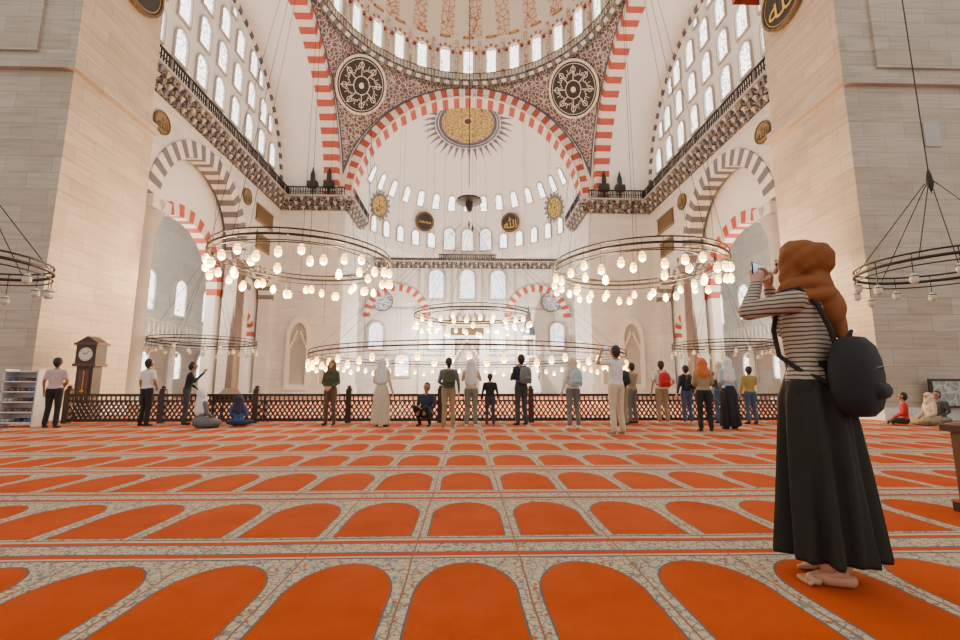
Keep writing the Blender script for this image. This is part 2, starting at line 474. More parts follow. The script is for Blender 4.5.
    bxs(21.84,21.96,18,46,5.5,5.62,M['marble'])
    for k in range(7):
        y=20+k*4.2; mb.lathe((sg*22.1,y+2.1,0),[(.3,0),(.3,.3),(.2,.4),(.18,3.8),(.3,4.1),(.32,4.3)],M['marble'],12)
    mb.obj('marble_gallery')
    for xx in (12.9,14.4):
        mb=MB(); cx=sg*xx
        mb.box(cx-.06,cx+.06,40.25,40.37,18.4,19.3,M['iron'])
        mb.box(cx-.45,cx+.45,40.0,40.5,19.2,19.75,M['iron'])
        mb.box(cx-.18,cx+.18,40.1,40.4,19.75,20.5,M['iron'])
        mb.lathe((cx,40.25,20.5),[(.2,0),(.12,.3),(.02,.7)],M['iron'],10)
        mb.obj('floodlight')

for sg,nm in ((-1,'left'),(1,'right')):
    mb=MB(); rows=[]; R=HS*math.sqrt(2); NA=40; NT=26
    for j in range(NT+1):
        t=j/NT; row=[]
        for i in range(NA+1):
            a=pi/2*i/NA; c,s=math.cos(a),math.sin(a)
            rb=HS/max(c,s); rho=rb+(HS-rb)*t
            z=math.sqrt(max(R*R-rho*rho,0))
            row.append(V((sg*rho*c,CY+rho*s,Z0+z)))
        rows.append(row)
    def mt(a,b):
        if a==0: return M['cream']
        if a==1 or a>=NT-1: return M['bluepaint']
        return M['pend']
    mb.grid(rows,mt); mb.obj('ceiling_pendentive_'+nm,smooth=True)
    d=V((sg*10.1,38.9-CY,28.7-Z0)); dn=d.normalized(); c=V((0,CY,Z0))+dn*(R-.35)
    roundel('calligraphy_roundel',c,-dn,2.55,T_ALI,M['cream'],radial=8,rim=M['cream'])
mb=MB(); F=front(41.7)
arch_band(mb,F,0,Z0,RI,HS,0,1.8,61,M['red'],M['white'])
arch_band(mb,F,0,Z0,HS-.05,HS+.14,-.08,.2,60,M['bluepaint'],M['bluepaint'])
arch_band(mb,F,0,Z0,RI-.06,RI+.05,-.08,.1,60,M['cream'],M['cream'])
mb.obj('trim_front_arch')
mb=MB(); NZ=96
def ringpts(R,z,a0=-.35,a1=pi+.35,n=NZ): return [V((R*math.cos(a0+(a1-a0)*k/n),CY+R*math.sin(a0+(a1-a0)*k/n),z)) for k in range(n+1)]
zt=Z0+HS
mb.grid([ringpts(HS+.05,zt-.15),ringpts(HS-.12,zt-.1),ringpts(HS-.2,zt+.15),ringpts(HS-.45,zt+.35),ringpts(HS-.45,zt+.6)],lambda a,b:(M['grey'] if b%2 else M['cream']) if a==2 else M['cornice'])
mb.grid([ringpts(HS-.45,zt+.6),ringpts(HS-.05,zt+.62)],M['cream'])
for k in range(120):
    a=-.2+(pi+.4)*k/119; c_,s_=math.cos(a),math.sin(a); r_=HS-.42
    mb.tube([V((r_*c_,CY+r_*s_,zt+.6)),V((r_*c_,CY+r_*s_,zt+1.25))],.03,M['iron'],3)
mb.tube(ringpts(HS-.42,zt+1.25),.04,M['iron'],4)
mb.obj('trim_dome_ring')
mb=MB()
rows=[ringpts(HS-.05,zt+.6),ringpts(HS-.1,zt+2.5),ringpts(HS-.2,zt+4.2),ringpts(HS-.35,zt+5.2)]
mb.grid(rows,M['plaster2'])
rows=[]
for j in range(14):
    t=j/13*pi/2; rows.append(ringpts(max((HS-.35)*math.cos(t),.05),zt+5.2+9.5*math.sin(t)))
mb.grid(rows,lambda a,b: M['domepat'] if (b//3)%2 else M['plaster2']); mb.obj('ceiling_dome',smooth=True)
mb=MB(); D=drum(CY,HS-.15)
sp=2*pi*(HS-.15)/32
for k in range(-10,11):
    window(mb,D,k*sp,zt+1.3,.92,2.7,M['win'],M['cream'],fw=.16,dep=.22)
    arch_band(mb,D,k*sp,zt+3.5,.68,.92,-.27,-.05,9,M['red'],M['cream'])
    mb.face([D(k*sp-.6,zt+5.1,-.25),D(k*sp+.6,zt+5.1,-.25),D(k*sp,zt+7.2,0)],M['red'])
    mb.face([D(k*sp-.35,zt+5.15,-.27),D(k*sp+.35,zt+5.15,-.27),D(k*sp,zt+6.4,-.05)],M['gold'])
for k in range(-10,11):
    u=(k+.5)*sp
    mb.face([D(u-.16,zt+.9,-.1),D(u+.16,zt+.9,-.1),D(u+.16,zt+4.9,-.22),D(u-.16,zt+4.9,-.22)],M['domepat'])
mb.obj('window_dome')

SY=43.3; SR=11.6
mb=MB(); rows=[]
for j in range(25):
    e=pi/2*j/24; rows.append([V((SR*math.cos(e)*math.cos(pi*k/64),SY+SR*math.cos(e)*math.sin(pi*k/64),Z0+SR*math.sin(e))) for k in range(65)])
mb.grid(rows,M['plaster'])
mb.grid([[V((SR*math.cos(pi*k/64),SY+SR*math.sin(pi*k/64),z)) for k in range(65)] for z in (16.6,Z0)],M['plaster'])
mb.obj('ceiling_semi_dome',smooth=True)
mb=MB()
rin=[];rout=[]
for k in range(65):
    c,s=math.cos(pi*k/64),math.sin(pi*k/64); q=SR/max(abs(c),abs(s))
    rin.append(V((SR*c,SY+SR*s,16.6))); rout.append(V((q*c,SY+q*s,16.6)))
mb.grid([rin,rout],M['plaster'])
mb.obj('ceiling_apse_soffit')
mb=MB(); SP=sph(SY,Z0,SR)
for k in range(-7,8):
    window(mb,SP,k*2.2,22.5,.85,1.6,M['win'],M['niche'],fw=.10,dep=.1)
for k in range(-7,8):
    if abs(k)<=1: window(mb,SP,k*2.3,17.7,1.4,2.7,M['winstain'],M['niche'],fw=.14)
    else: window(mb,SP,k*2.1+(.4 if k>0 else -.4),17.8,.9,1.8,M['win'],M['niche'],fw=.12)
mb.obj('window_semi_dome')
def sphere_medallion(name,X,Y,Z,r1,teeth,rt):
    mb=MB(); c=V((0,SY,Z0)); d=(V((X,Y,Z))-c).normalized(); a=d.orthogonal().normalized(); b=d.cross(a); R0=SR-.08
    def P(ang,rr,o=0.0):
        th=rr/R0; return c+(d*math.cos(th)+(a*math.cos(ang)+b*math.sin(ang))*math.sin(th))*(R0-o)
    n=64
    mb.grid([[P(2*pi*k/n,rr) for k in range(n)] for rr in (.01,r1*.12,r1*.18,r1*.9,r1)],lambda i,j:[M['dark'],M['gold'],M['goldpat'],M['bluepaint']][i],True)
    if teeth:
        mb.grid([[P(2*pi*k/n,rr) for k in range(n)] for rr in (r1*1.03,r1*1.10)],M['grey'],True)
        for k in range(teeth):
            A=2*pi*k/teeth; w=pi/teeth*.75
            mb.face([P(A-w,r1*1.14),P(A+w,r1*1.14),P(A+w*.4,r1*1.3),P(A,rt),P(A-w*.4,r1*1.3)],M['grey'])
    mb.obj(name)
sphere_medallion('gilded_dome_medallion',0,46.0,29.7,3.2,34,5.2)
for sg in (-1,1): sphere_medallion('gilded_dome_medallion',sg*9.7,48.6,20.9,1.25,16,1.8)
for sg,t in ((-1,T_MUH),(1,T_ALLAH)):
    d=V((sg*5.3,53.1-SY,20.75-Z0)).normalized(); roundel('calligraphy_roundel',V((0,SY,Z0))+d*(SR-.35),-d,1.2,t,M['gold'])
mb=MB(); mb.box(-27,27,54.9,55.4,0,17.2,M['marble']); mb.obj('wall_qibla')
mb=MB(); Q=front(54.9)
for x in (-3.8,0,3.8):
    window(mb,Q,x,11.6,1.8,3.6,M['winstain'],M['niche'],fw=.3)
for x in (-3.8,3.8,-11,11): window(mb,Q,x,5.4,1.7,3.2,M['winstain'],M['niche'],fw=.3)
for x in (-14.5,-18.5,-22.5,14.5,18.5,22.5,-7.8,7.8):
    window(mb,Q,x,2.2,1.6,2.6,M['win'],M['niche'],fw=.3)
    if abs(x)>8: window(mb,Q,x,8.2,1.5,3.2,M['win'],M['niche'],fw=.3)
mb.obj('window_qibla')
mb=MB()
for sg in (-1,1):
    arch_band(mb,Q,sg*8.6,9.3,3.2,4.0,-.3,-.02,23,M['red'],M['white'])
for x in (-5.9,-1.9,1.9,5.9):
    mb.box(x-.12,x+.12,54.75,54.89,0,15.4,M['niche'])
for z in (4.6,10.2): mb.box(-11.4,11.4,54.72,54.88,z,z+.22,M['niche'])
mb.obj('trim_qibla_arches')
mb=MB(); cornice(mb,[(-11.4,54.9),(11.4,54.9)],15.4,[(0,-1)],steps=2); mb.obj('trim_qibla_cornice')
for sg in (-1,1):
    roundel('tile_roundel',(sg*10.3,54.8,11.2),(0,-1,0),1.25,([],[]),M['bluepaint'],face=M['tile'])
mb=MB()
mb.box(-2.6,-1.5,54.2,54.7,0,6.6,M['plaster']); mb.box(1.5,2.6,54.2,54.7,0,6.6,M['plaster'])
mb.box(-2.6,2.6,54.2,54.7,6.6,8.3,M['plaster']); mb.box(-2.9,2.9,54.0,54.7,8.3,8.6,M['gold'])
mb.box(-2.0,2.0,54.15,54.2,7.0,7.9,M['gplaque'])
for k in range(7): 
    x=-2.4+k*.8; h=10.0 if k==3 else 9.4
    mb.poly([V((x-.38,54.1,8.6)),V((x+.38,54.1,8.6)),V((x,54.1,h)),V((x-.38,54.4,8.6)),V((x+.38,54.4,8.6)),V((x,54.4,h))],[(0,1,2),(3,5,4),(0,2,5,3),(1,4,5,2)],M['white'])
for j in range(6):
    w=1.5-j*.25; mb.box(-w+.01,-w+.25,54.25+j*.01,54.6,4.2+j*.4,4.6+j*.4,M['cream']); mb.box(w-.25,w-.01,54.25+j*.01,54.6,4.2+j*.4,4.6+j*.4,M['cream'])
mb.box(-1.5,1.5,54.62,54.69,0,6.6,M['niche'])
mb.obj('mihrab')
mb=MB()
mb.poly([V((6.6,47.5,0)),V((6.6,53.3,0)),V((6.6,53.3,4.2)),V((6.6,47.5,.3)),V((7.8,47.5,0)),V((7.8,53.3,0)),V((7.8,53.3,4.2)),V((7.8,47.5,.3))],[(0,1,2,3),(4,7,6,5),(0,3,7,4),(3,2,6,7),(1,5,6,2)],M['marble'])
for x in (6.65,7.75):
    for y in (51.9,53.2): mb.box(x-.06,x+.06,y-.06,y+.06,3.0,6.3,M['marble'])
    mb.box(x-.06,x+.06,47.5,47.65,0,3.4,M['marble'])
mb.box(6.5,7.9,47.4,47.7,3.3,3.9,M['marble']); mb.box(6.5,7.9,51.7,53.4,6.3,6.7,M['marble'])
mb.lathe((7.2,52.5,6.7),[(.75,0),(.7,.6),(.65,.7),(.05,3.2),(.1,3.3),(.02,3.7)],M['bluepaint'],8)
mb.obj('minbar')

# ------------------------------------------------------------------ chandeliers
def plight(p,e,col=(1,.70,.40),r=.09):
    l=bpy.data.lights.new('bulb_and_fill_light','POINT'); l.energy=e; l.color=col; l.shadow_soft_size=r
    o=bpy.data.objects.new('bulb_and_fill_light',l); o.location=p; scene.collection.objects.link(o)
def chandelier(name,c,D,nl,top,spokes=8,lit=True,energy=0,size=1.0,inner=True,nlight=4,tz=None):
    mb=MB(); c=V(c); R=D/2; K=max(48,int(D*8))
    def ring(r,z,t):
        mb.tube([c+V((r*math.cos(2*pi*k/K),r*math.sin(2*pi*k/K),z)) for k in range(K+1)],t,M['iron'],6)
    ring(R,0,.03*size+.01); ring(R,.16*size,.02*size+.005); ring(R,-.16*size,.014*size+.004)
    if inner: ring(R*.74,0,.016*size+.005)
    for k in range(spokes):
        a=2*pi*(k+.5)/spokes; d=V((math.cos(a),math.sin(a),0))
        if inner: mb.tube([c+d*R,c+d*R*.74],.016,M['iron'],4)
        mb.tube([c+d*R,c+d*R*.06+V((0,0,top))],.010,M['iron'],4)
    lamps=[]
    for k in range(nl):
        a=2*pi*k/nl; d=V((math.cos(a),math.sin(a),0))
        drop=(-.24,-.46,-.34)[k%3]*size
        lamps.append((c+d*R,drop,a))
        mb.tube([c+d*R+V((0,0,-.16*size)),c+d*R+V((0,0,drop))],.008,M['iron'],4)
        mb.tube([c+d*R+V((0,0,-.16*size)),c+d*R+V((0,0,.16*size))],.01,M['iron'],4)
    if inner:
        for k in range(nl//2):
            a=2*pi*(k+.25)/(nl//2); d=V((math.cos(a),math.sin(a),0))
            dr=(-.35,-.6)[k%2]*size
            lamps.append((c+d*R*.74,dr,a)); mb.tube([c+d*R*.74,c+d*R*.74+V((0,0,dr))],.008,M['iron'],4)
    for p,drop,a in lamps:
        q=p+V((0,0,drop)); s=size
        g=M['lamp'] if lit else M['lampoff']
        mb.lathe(q,[(.03*s,0),(.055*s,-.02*s),(.085*s,-.07*s),(.10*s,-.16*s),(.085*s,-.22*s)],g,10)
        mb.lathe(q,[(.085*s,-.22*s),(.05*s,-.26*s),(.015*s,-.28*s)],M['bulb'] if lit else g,10)
        mb.lathe(q,[(.098*s,-.065*s),(.102*s,-.085*s)],M['iron'],10)
    mb.lathe(c+V((0,0,top)),[(.0,-.25),(.05,-.1),(.07,0),(.05,.15),(.02,.3)],M['iron'],10)
    if tz: mb.tube([c+V((0,0,top)),V((c.x,c.y,tz))],.012,M['iron'],4)
    o=mb.obj(name,smooth=True)
    if energy:
        for k in range(nlight):
            a=2*pi*(k+.5)/nlight; plight(c+V((math.cos(a)*R*.85,math.sin(a)*R*.85,-.5*size)),energy/nlight)
    return o
chandelier('ring_chandelier',(-6.65,18.2,6.0),6.9,30,20,8,True,3200,1.3,nlight=4,tz=34)
chandelier('ring_chandelier',(7.15,18.4,5.9),6.9,30,20,8,True,3200,1.3,nlight=4,tz=34)
chandelier('ring_chandelier',(.35,29.5,5.5),7.6,30,6,8,True,1400,1.3,nlight=3,tz=46)
chandelier('ring_chandelier',(.1,29.5,2.75),19.5,80,9,12,True,5500,1.3,nlight=6,inner=False)
chandelier('ring_chandelier',(-14.4,25.2,3.3),5.2,24,5,6,False,0,1.0,inner=False,tz=16)
chandelier('ring_chandelier',(14.4,25.2,3.2),5.2,24,5,6,False,0,1.0,inner=False,tz=16)
chandelier('ring_chandelier',(-10.15,9.0,3.35),2.9,14,1.9,6,False,0,.8,inner=False,tz=20)
chandelier('ring_chandelier',(10.0,9.0,3.4),2.9,14,1.9,6,False,0,.8,inner=False,tz=20)
for sg in (-1,1): plight(V((sg*21.5,29,8)),1900,(1,.90,.74),.3)  # one bare point light per side aisle, no chandelier modelled at this spot
for x,y in ((-5,50),(5,50)): plight(V((x,y,6.5)),3600,(1,.93,.82),.15)  # added fill lights brightening the qibla end, no chandelier hangs here
mb=MB()
for k in range(18):
    x=-9.5+k*1.12; y=30+ (k*7%12)
    mb.tube([V((x,y,27.5)),V((x,y,3.2 if abs(x)<9 else 5))],.011,M['iron'],3)
mb.tube([V((.1,29.0,46)),V((.1,29.0,14.2))],.03,M['iron'],5)
mb.lathe((.1,29.0,12.6),[(.05,1.1),(.2,.9),(.85,.75),(.9,.6),(.25,.5),(.2,0),(.05,-.1)],M['iron'],12)
mb.obj('hanging_cables')

# ------------------------------------------------------------------ fence & furniture
mb=MB(); Y=12.2; x0,x1=-10.3,8.9
mb.box(x0,x1,Y-.05,Y+.05,.68,.75,M['wood']); mb.box(x0,x1,Y-.04,Y+.04,.04,.12,M['wood']); mb.box(x0,x1,Y-.03,Y+.03,.55,.59,M['wood'])
n=int((x1-x0)/.12)
for k in range(n-2):
    xa=x0+k*.12
    for (za,zb) in ((.11,.55),(.55,.11)):
        mb.tube([V((xa,Y,za)),V((xa+.30,Y,zb))],.024,M['wood'],4)
    mb.box(xa-.016,xa+.016,Y-.015,Y+.015,.585,.68,M['wood'])
for x in np.linspace(x0,x1,9):
    mb.box(x-.07,x+.07,Y-.07,Y+.07,0,.84,M['wood']); mb.lathe((x,Y,.84),[(.08,0),(.09,.03),(.05,.06),(.06,.10),(0,.14)],M['wood'],10)
mb.obj('wooden_balustrade')

mb=MB(); cx,cy=-10.75,13.3
mb.box(cx-.30,cx+.30,cy-.2,cy+.2,0,.45,M['wood']); mb.box(cx-.33,cx+.33,cy-.22,cy+.22,0,.1,M['wood']); mb.box(cx-.33,cx+.33,cy-.22,cy+.22,.42,.5,M['wood2'])
mb.box(cx-.23,cx+.23,cy-.16,cy+.16,.5,1.5,M['wood']); mb.box(cx-.14,cx+.14,cy-.175,cy-.15,.62,1.4,M['wood2'])
mb.lathe((cx,cy-.18,.8),[(0,-.06),(.06,0),(0,.06)],M['gold'],12); mb.box(cx-.008,cx+.008,cy-.185,cy-.175,.82,1.38,M['gold'])
mb.box(cx-.32,cx+.32,cy-.22,cy+.22,1.5,1.58,M['wood2']); mb.box(cx-.28,cx+.28,cy-.19,cy+.19,1.58,2.1,M['wood'])
pts=[V((cx+.19*math.cos(2*pi*k/28),cy-.20,1.84+.19*math.sin(2*pi*k/28))) for k in range(28)]
mb.face(pts,M['cream'])
for k in range(12):
    a=2*pi*k/12; mb.box(-.006,.006,-.003,.003,.15,.18,M['iron'],Matrix.Translation((cx,cy-.205,1.84))@Matrix.Rotation(a,4,'Y'))
mb.box(-.008,.008,-.003,.003,0,.13,M['iron'],Matrix.Translation((cx,cy-.206,1.84))@Matrix.Rotation(.8,4,'Y'))
mb.box(-.010,.010,-.003,.003,0,.09,M['iron'],Matrix.Translation((cx,cy-.206,1.84))@Matrix.Rotation(-1.1,4,'Y'))
mb.box(cx-.33,cx+.33,cy-.23,cy+.23,2.1,2.17,M['wood2'])
mb.poly([V((cx-.3,cy-.2,2.17)),V((cx+.3,cy-.2,2.17)),V((cx,cy-.2,2.36)),V((cx-.3,cy+.2,2.17)),V((cx+.3,cy+.2,2.17)),V((cx,cy+.2,2.36))],[(0,1,2),(3,5,4),(0,2,5,3),(1,4,5,2)],M['wood'])
mb.obj('grandfather_clock')

M['whitepaint']=simple('white_painted_metal',(.62,.61,.60),.4,var=.05)
mb=MB(); cx,cy=-10.62,11.35
for x in (cx-.4,cx+.38): mb.box(x,x+.03,cy-.17,cy+.17,0,1.35,M['whitepaint'])
for z in (.08,.32,.56,.80,1.04,1.28): mb.box(cx-.4,cx+.4,cy-.17,cy+.17,z,z+.03,M['whitepaint'])
mb.box(cx-.4,cx+.4,cy+.15,cy+.17,.08,1.3,M['whitepaint'])
rc=[(.25,.12,.08),(.05,.05,.07),(.5,.45,.4),(.12,.15,.3)]
sm=[simple('shoe_leather_%d'%i,c,.5) for i,c in enumerate(rc)]
for z in (.11,.35,.59,.83,1.07):
    for k in range(3):
        xx=cx-.26+k*.26; m=random.choice(sm)
        for dx in (-.05,.05): mb.capsule((xx+dx,cy+.05,z+.045),.045,(xx+dx,cy-.11,z+.035),.035,m,seg=8)
mb.obj('shoe_rack')
mb=MB(); a,b,c,d=3.78,4.26,3.20,3.53
mb.box(a,b,c,d,.06,.60,M['wood2']); mb.box(a-.03,b+.03,c-.03,d+.03,0,.07,M['wood']); mb.box(a-.04,b+.04,c-.04,d+.04,.60,.65,M['wood'])
mb.box(a+.07,b-.07,c-.015,c,.14,.52,M['wood']); mb.box(a-.015,a,c+.07,d-.07,.14,.52,M['wood'])
for x in (a,b-.04): mb.box(x,x+.04,c-.02,c,.07,.6,M['gold'])
mb.obj('wooden_pedestal')
mb=MB()
mb.box(12.75,13.85,12.26,12.32,.35,1.15,M['wood']); mb.box(12.82,13.78,12.24,12.26,.42,1.08,pattern_mat('board_print',(.25,.30,.28),(.52,.50,.4),(.12,.16,.2),5.0))
for x in (12.85,13.75): mb.box(x-.02,x+.02,12.28,12.36,0,.36,M['wood'])
mb.obj('framed_display_board')
mb=MB()
mb.box(-7.0,-5.6,12.7,13.3,.68,.74,M['wood2'])
for x in (-6.9,-5.7):
    for y in (12.78,13.22): mb.box(x-.04,x+.04,y-.04,y+.04,0,.68,M['wood'])
mb.box(-6.9,-5.7,12.74,12.76,.5,.68,M['wood'])
mb.obj('low_table')

# ------------------------------------------------------------------ people
def cloth(name,col,var=.18): return simple(name,col,.85,var=var,scale=9,bump=.25,obj=True)
SK=[simple('skin_light',(.50,.26,.16),.5,var=.06,obj=True),simple('skin_tan',(.32,.16,.09),.5,var=.06,obj=True)]
HAIR=[simple('hair_black',(.012,.010,.009),.6),simple('hair_brown',(.05,.025,.015),.6)]
EYE=simple('eye_dark',(.02,.015,.012),.2); LIP=simple('lips',(.42,.14,.12),.5); 
def stripes():
    m,b,g=base('striped_jersey',.85)
    tc=g.new('ShaderNodeTexCoord'); x,y,z=g.sep(tc.outputs['Object'])
    f=g.m('FRACT',g.m('MULTIPLY',g.m('ADD',z,g.m('MULTIPLY',g.noise(tc.outputs['Object'],6,2),.02)),44.0)); s=g.m('LESS_THAN',f,.34)
    n=g.noise(tc.outputs['Object'],7,3)
    g.put(b.inputs['Base Color'],g.mix(s,g.mix(n,(.32,.25,.18),(.48,.40,.31)),(.055,.03,.028)))
    g.put(b.inputs['Normal'],g.bump(n,.6,.04))
    return m
ARMS={
 'down':((.245,-.02,1.14),(.265,.06,.90)),
 'phone':((.25,.12,1.20),(.085,.30,1.46)),
 'wide':((.34,.13,1.40),(.13,.25,1.63)),
 'crossed':((.25,.04,1.14),(-.02,.20,1.17)),
 'front':((.24,.02,1.14),(.07,.20,1.02)),
 'hip':((.34,-.06,1.16),(.19,.04,1.0)),
 'lap':((.24,.03,1.15),(.14,.25,1.02)),
}
def hand(mb,w,d,n,th,mat,curl=.6):
    d=V(d).normalized(); n=(V(n)-d*V(n).dot(d)).normalized(); s=d.cross(n)
    if s.dot(V(th))<0: s=-s
    w=V(w)
    mb.capsule(w-d*.03,.026,w+d*.025,.032,mat,n,.75,10)
    for o in (-.022,0,.022): mb.capsule(w+s*o*.5+d*.01,.02,w+s*o+d*.075,.019,mat,n,.7,8)
    L=(.060,.076,.082,.074)
    for i,o in enumerate((-.031,-.0105,.0105,.031)):
        p=w+s*o+d*.08; ang=curl*.6; r=.0092
        for fr in (.45,.32,.23):
            dd=(d*math.cos(ang)+n*math.sin(ang)); q=p+dd*L[i]*fr*1.05
            mb.capsule(p,r,q,r*.9,mat,n,1,7); p=q; r*=.9; ang+=curl*.75
    p=w+s*.028+d*.02; ang=.75
    for fr in (.045,.032):
        dd=(d*math.cos(ang)+s*math.sin(ang)+n*.35*curl).normalized(); q=p+dd*fr
        mb.capsule(p,.0125,q,.0105,mat,n,1,7); p=q; ang-=.35

def person(name,loc,heading,H,top,bottom,skin=0,hair=0,scarf=None,arms=('down','down'),pose='stand',skirt=None,sleeve='long',pack=None,
           shoes=None,voxel=.017,scarf_len=.22,phone=False,hero=False,lean=0.0,hem=.14):
    skm=SK[skin]; hm=scarf if scarf else HAIR[hair]
    shoes=shoes or skm
    dz={'stand':0,'sit':-.79,'crouch':-.62}[pose]
    def U(x,y,z): return V((x,y+lean*(z-.92),z+dz))
    parts=[]
    Yn=V((0,1,0))
    def add(p1,r1,p2,r2,m,n=Yn,fl=1.0): parts.append((V(p1),r1,V(p2),r2,m,n,fl))
    tw=.92 if (scarf or skirt) else 1.0
    if hero: tw=1.0
    bt=bottom
    add(U(-.055,0,.95),.125*tw,U(.055,0,.95),.125*tw,bt,Yn,.85)
    add(U(-.03,0,1.06),.115*tw,U(-.04,0,1.28),.13*tw,top,Yn,.80); add(U(.03,0,1.06),.115*tw,U(.04,0,1.28),.13*tw,top,Yn,.80)
    add(U(-.05,0,.985),.122*tw,U(.05,0,.985),.122*tw,top,Yn,.85)
    add(U(-.13*tw,-.01,1.405),.062,U(.13*tw,-.01,1.405),.062,top,Yn,1)
    add(U(-.07,-.01,1.36),.10,U(.07,-.01,1.36),.10,top,Yn,.9)
    if scarf: add(U(0,.02,1.31),.085,U(0,.03,1.26),.085,top)
    add(U(0,0,1.43),.055,U(0,.01,1.54),.05,skm)
    add(U(0,-.01,1.648),.088,U(0,.02,1.64),.086,skm)
    add(U(0,.035,1.60),.066,U(0,.045,1.565),.05,skm)
    if scarf and hero:
        # close-fitting head cover with a bun at the back, coils round the neck, and a loose tail on the back
        add(U(0,-.008,1.662),.104,U(0,-.02,1.64),.106,scarf)
        add(U(0,-.085,1.655),.078,U(0,-.095,1.62),.072,scarf)
        for s in (-1,1):
            add(U(s*.056,.020,1.67),.054,U(s*.046,.035,1.54),.056,scarf)
        add(U(0,.03,1.735),.038,U(0,.055,1.722),.034,scarf)
        for zc,rr,tr,tilt in ((1.515,.082,.038,.25),(1.468,.112,.040,-.22),(1.425,.138,.036,.12)):
            prev=None
            for k in range(13):
                a=2*pi*k/12; p=U(rr*math.cos(a),-.01+rr*.85*math.sin(a),zc+tilt*rr*math.cos(a)-.12*rr*math.sin(a))
                if prev is not None: add(prev,tr,p,tr,scarf)
                prev=p
        add(U(0,0,1.52),.075,U(0,0,1.43),.10,scarf)
        add(U(.00,-.09,1.50),.085,U(.03,-.125,1.36),.095,scarf,Yn,.55)
        add(U(.03,-.125,1.37),.095,U(.075,-.135,1.235),.050,scarf,Yn,.5)
        add(U(.07,-.10,1.45),.07,U(.12,-.12,1.30),.045,scarf,Yn,.5)
    elif scarf:
        add(U(0,-.012,1.655),.103,U(0,-.03,1.63),.108,scarf)
        add(U(-.04,-.02,1.60),.088,U(-.035,0,1.50),.085,scarf); add(U(.04,-.02,1.60),.088,U(.035,0,1.50),.085,scarf)
        add(U(0,.04,1.50),.07,U(0,.05,1.46),.08,scarf)
        add(U(0,-.05,1.55),.095,U(0,-.075,1.50-scarf_len),.10,scarf,Yn,.8)
        add(U(-.08,-.03,1.46),.07,U(-.11,-.05,1.50-scarf_len),.06,scarf); add(U(.08,-.03,1.46),.07,U(.11,-.05,1.50-scarf_len),.06,scarf)
    else:
        add(U(0,-.025,1.672),.094,U(0,-.04,1.63),.088,hm)
        add(U(0,-.055,1.60),.07,U(0,-.05,1.57),.06,hm)
    A=[]
    for s,k in ((-1,arms[0]),(1,arms[1])):
        e,w=(ARMS[k] if isinstance(k,str) else k)
        sh=U(s*.178*tw,-.01,1.40)
        if isinstance(k,str): e=U(s*e[0]*tw,e[1],e[2]); w=U(s*w[0],w[1],w[2])
        else: e=U(*e); w=U(*w)
        if pose!='stand' and k=='lap': w.z=max(w.z,.2)
        A.append((s,e,w,k))
        if sleeve!='long':
            mid=sh.lerp(e,.62); add(sh,.058,mid,.052,top); add(mid,.043,e,.038,skm); slv=skm
        else:
            slv=top; add(sh,.060 if hero else .058,e,.048 if hero else .045,top)
        add(e,.046 if hero else (.043 if sleeve=='long' else .038),e.lerp(w,.93),.033 if sleeve=='long' else .026,slv)
    if pose=='stand': J=[((s*.09,0,.92),(s*.10,.02,.50),(s*.115,-.02,.10),(s*.135,.12)) for s in (-1,1)]
    elif pose=='sit': J=[((s*.10,.0,.135),(s*.33,.27,.14),(-s*.07,.34+s*.03,.075),(-s*.17,.30)) for s in (-1,1)]
    else: J=[((s*.10,.0,.30),(s*.16,.36,.50),(s*.14,.08,.10),(s*.15,.22)) for s in (-1,1)]
    for h,k,a,t in J:
        if skirt and pose=='stand':
            add(V(k),.05,V(a),.036,skm)
        else:
            add(h,.098,k,.065,bt); add(k,.066,V(a),.048,bt)
            if pose=='stand': add(k,.062,(a[0],a[1],a[2]+.03),.060,bt)
        fz=.035
        if not hero:
            add((a[0],a[1]-.02,max(a[2]-.05,.04)),.04,(t[0],t[1],max(a[2]-.065,fz)),.036,shoes,V((0,0,1)),.85)
    tmp=MB()
    for p in parts: tmp.capsule(p[0],p[1],p[2],p[3],skm,p[5],p[6],14)
    to=tmp.obj('tmp'); md=to.modifiers.new('r','REMESH'); md.mode='VOXEL'; md.voxel_size=voxel
    sm_=to.modifiers.new('s','SMOOTH'); sm_.factor=.5; sm_.iterations=3 if not hero else 4
    dg=bpy.context.evaluated_depsgraph_get(); me=bpy.data.meshes.new_from_object(to.evaluated_get(dg))
    nv=len(me.vertices); co=np.empty(nv*3); me.vertices.foreach_get('co',co); co=co.reshape(-1,3)
    fs=[tuple(p.vertices) for p in me.polygons]
    cen=np.array([co[list(f)].mean(axis=0) for f in fs])
    best=np.full(len(fs),1e9); bi=np.zeros(len(fs),int)
    for i,p in enumerate(parts):
        a=np.array(p[0]);b=np.array(p[2]);ab=b-a; L=max(ab.dot(ab),1e-9)
        t=np.clip(((cen-a)@ab)/L,0,1); d=cen-(a+t[:,None]*ab); n=np.array(p[5]); dn=d@n
        d=d+n[None,:]*(dn*(1/p[6]-1))[:,None]
        sd=np.linalg.norm(d,axis=1)-(p[1]+(p[3]-p[1])*t)
        m=sd<best; best[m]=sd[m]; bi[m]=i
    bpy.data.objects.remove(to); bpy.data.meshes.remove(me)
    if hero:   # creases in the scarf cloth running round the head and down the tail
        vv=co
        msk=np.zeros(len(vv)) 
        for f,i in zip(fs,bi):
            if parts[i][4] is scarf:
                for q in f: msk[q]=1
        q1=vv[:,2]*75+vv[:,1]*60; q2=vv[:,2]*30-vv[:,0]*55
        up=np.clip((vv[:,2]-1.50)/.08,0,1)
        amp=msk*(.0028*np.sin(q1)*up+.004*np.sin(q2)*(1-up))
        r=np.maximum(np.hypot(vv[:,0],vv[:,1]),.02)
        co[:,0]+=vv[:,0]/r*amp; co[:,1]+=vv[:,1]/r*amp
    mb=MB(); mb.v=[tuple(c) for c in co]; mb.f=list(fs); mb.m=[mb.mi(parts[i][4]) for i in bi]
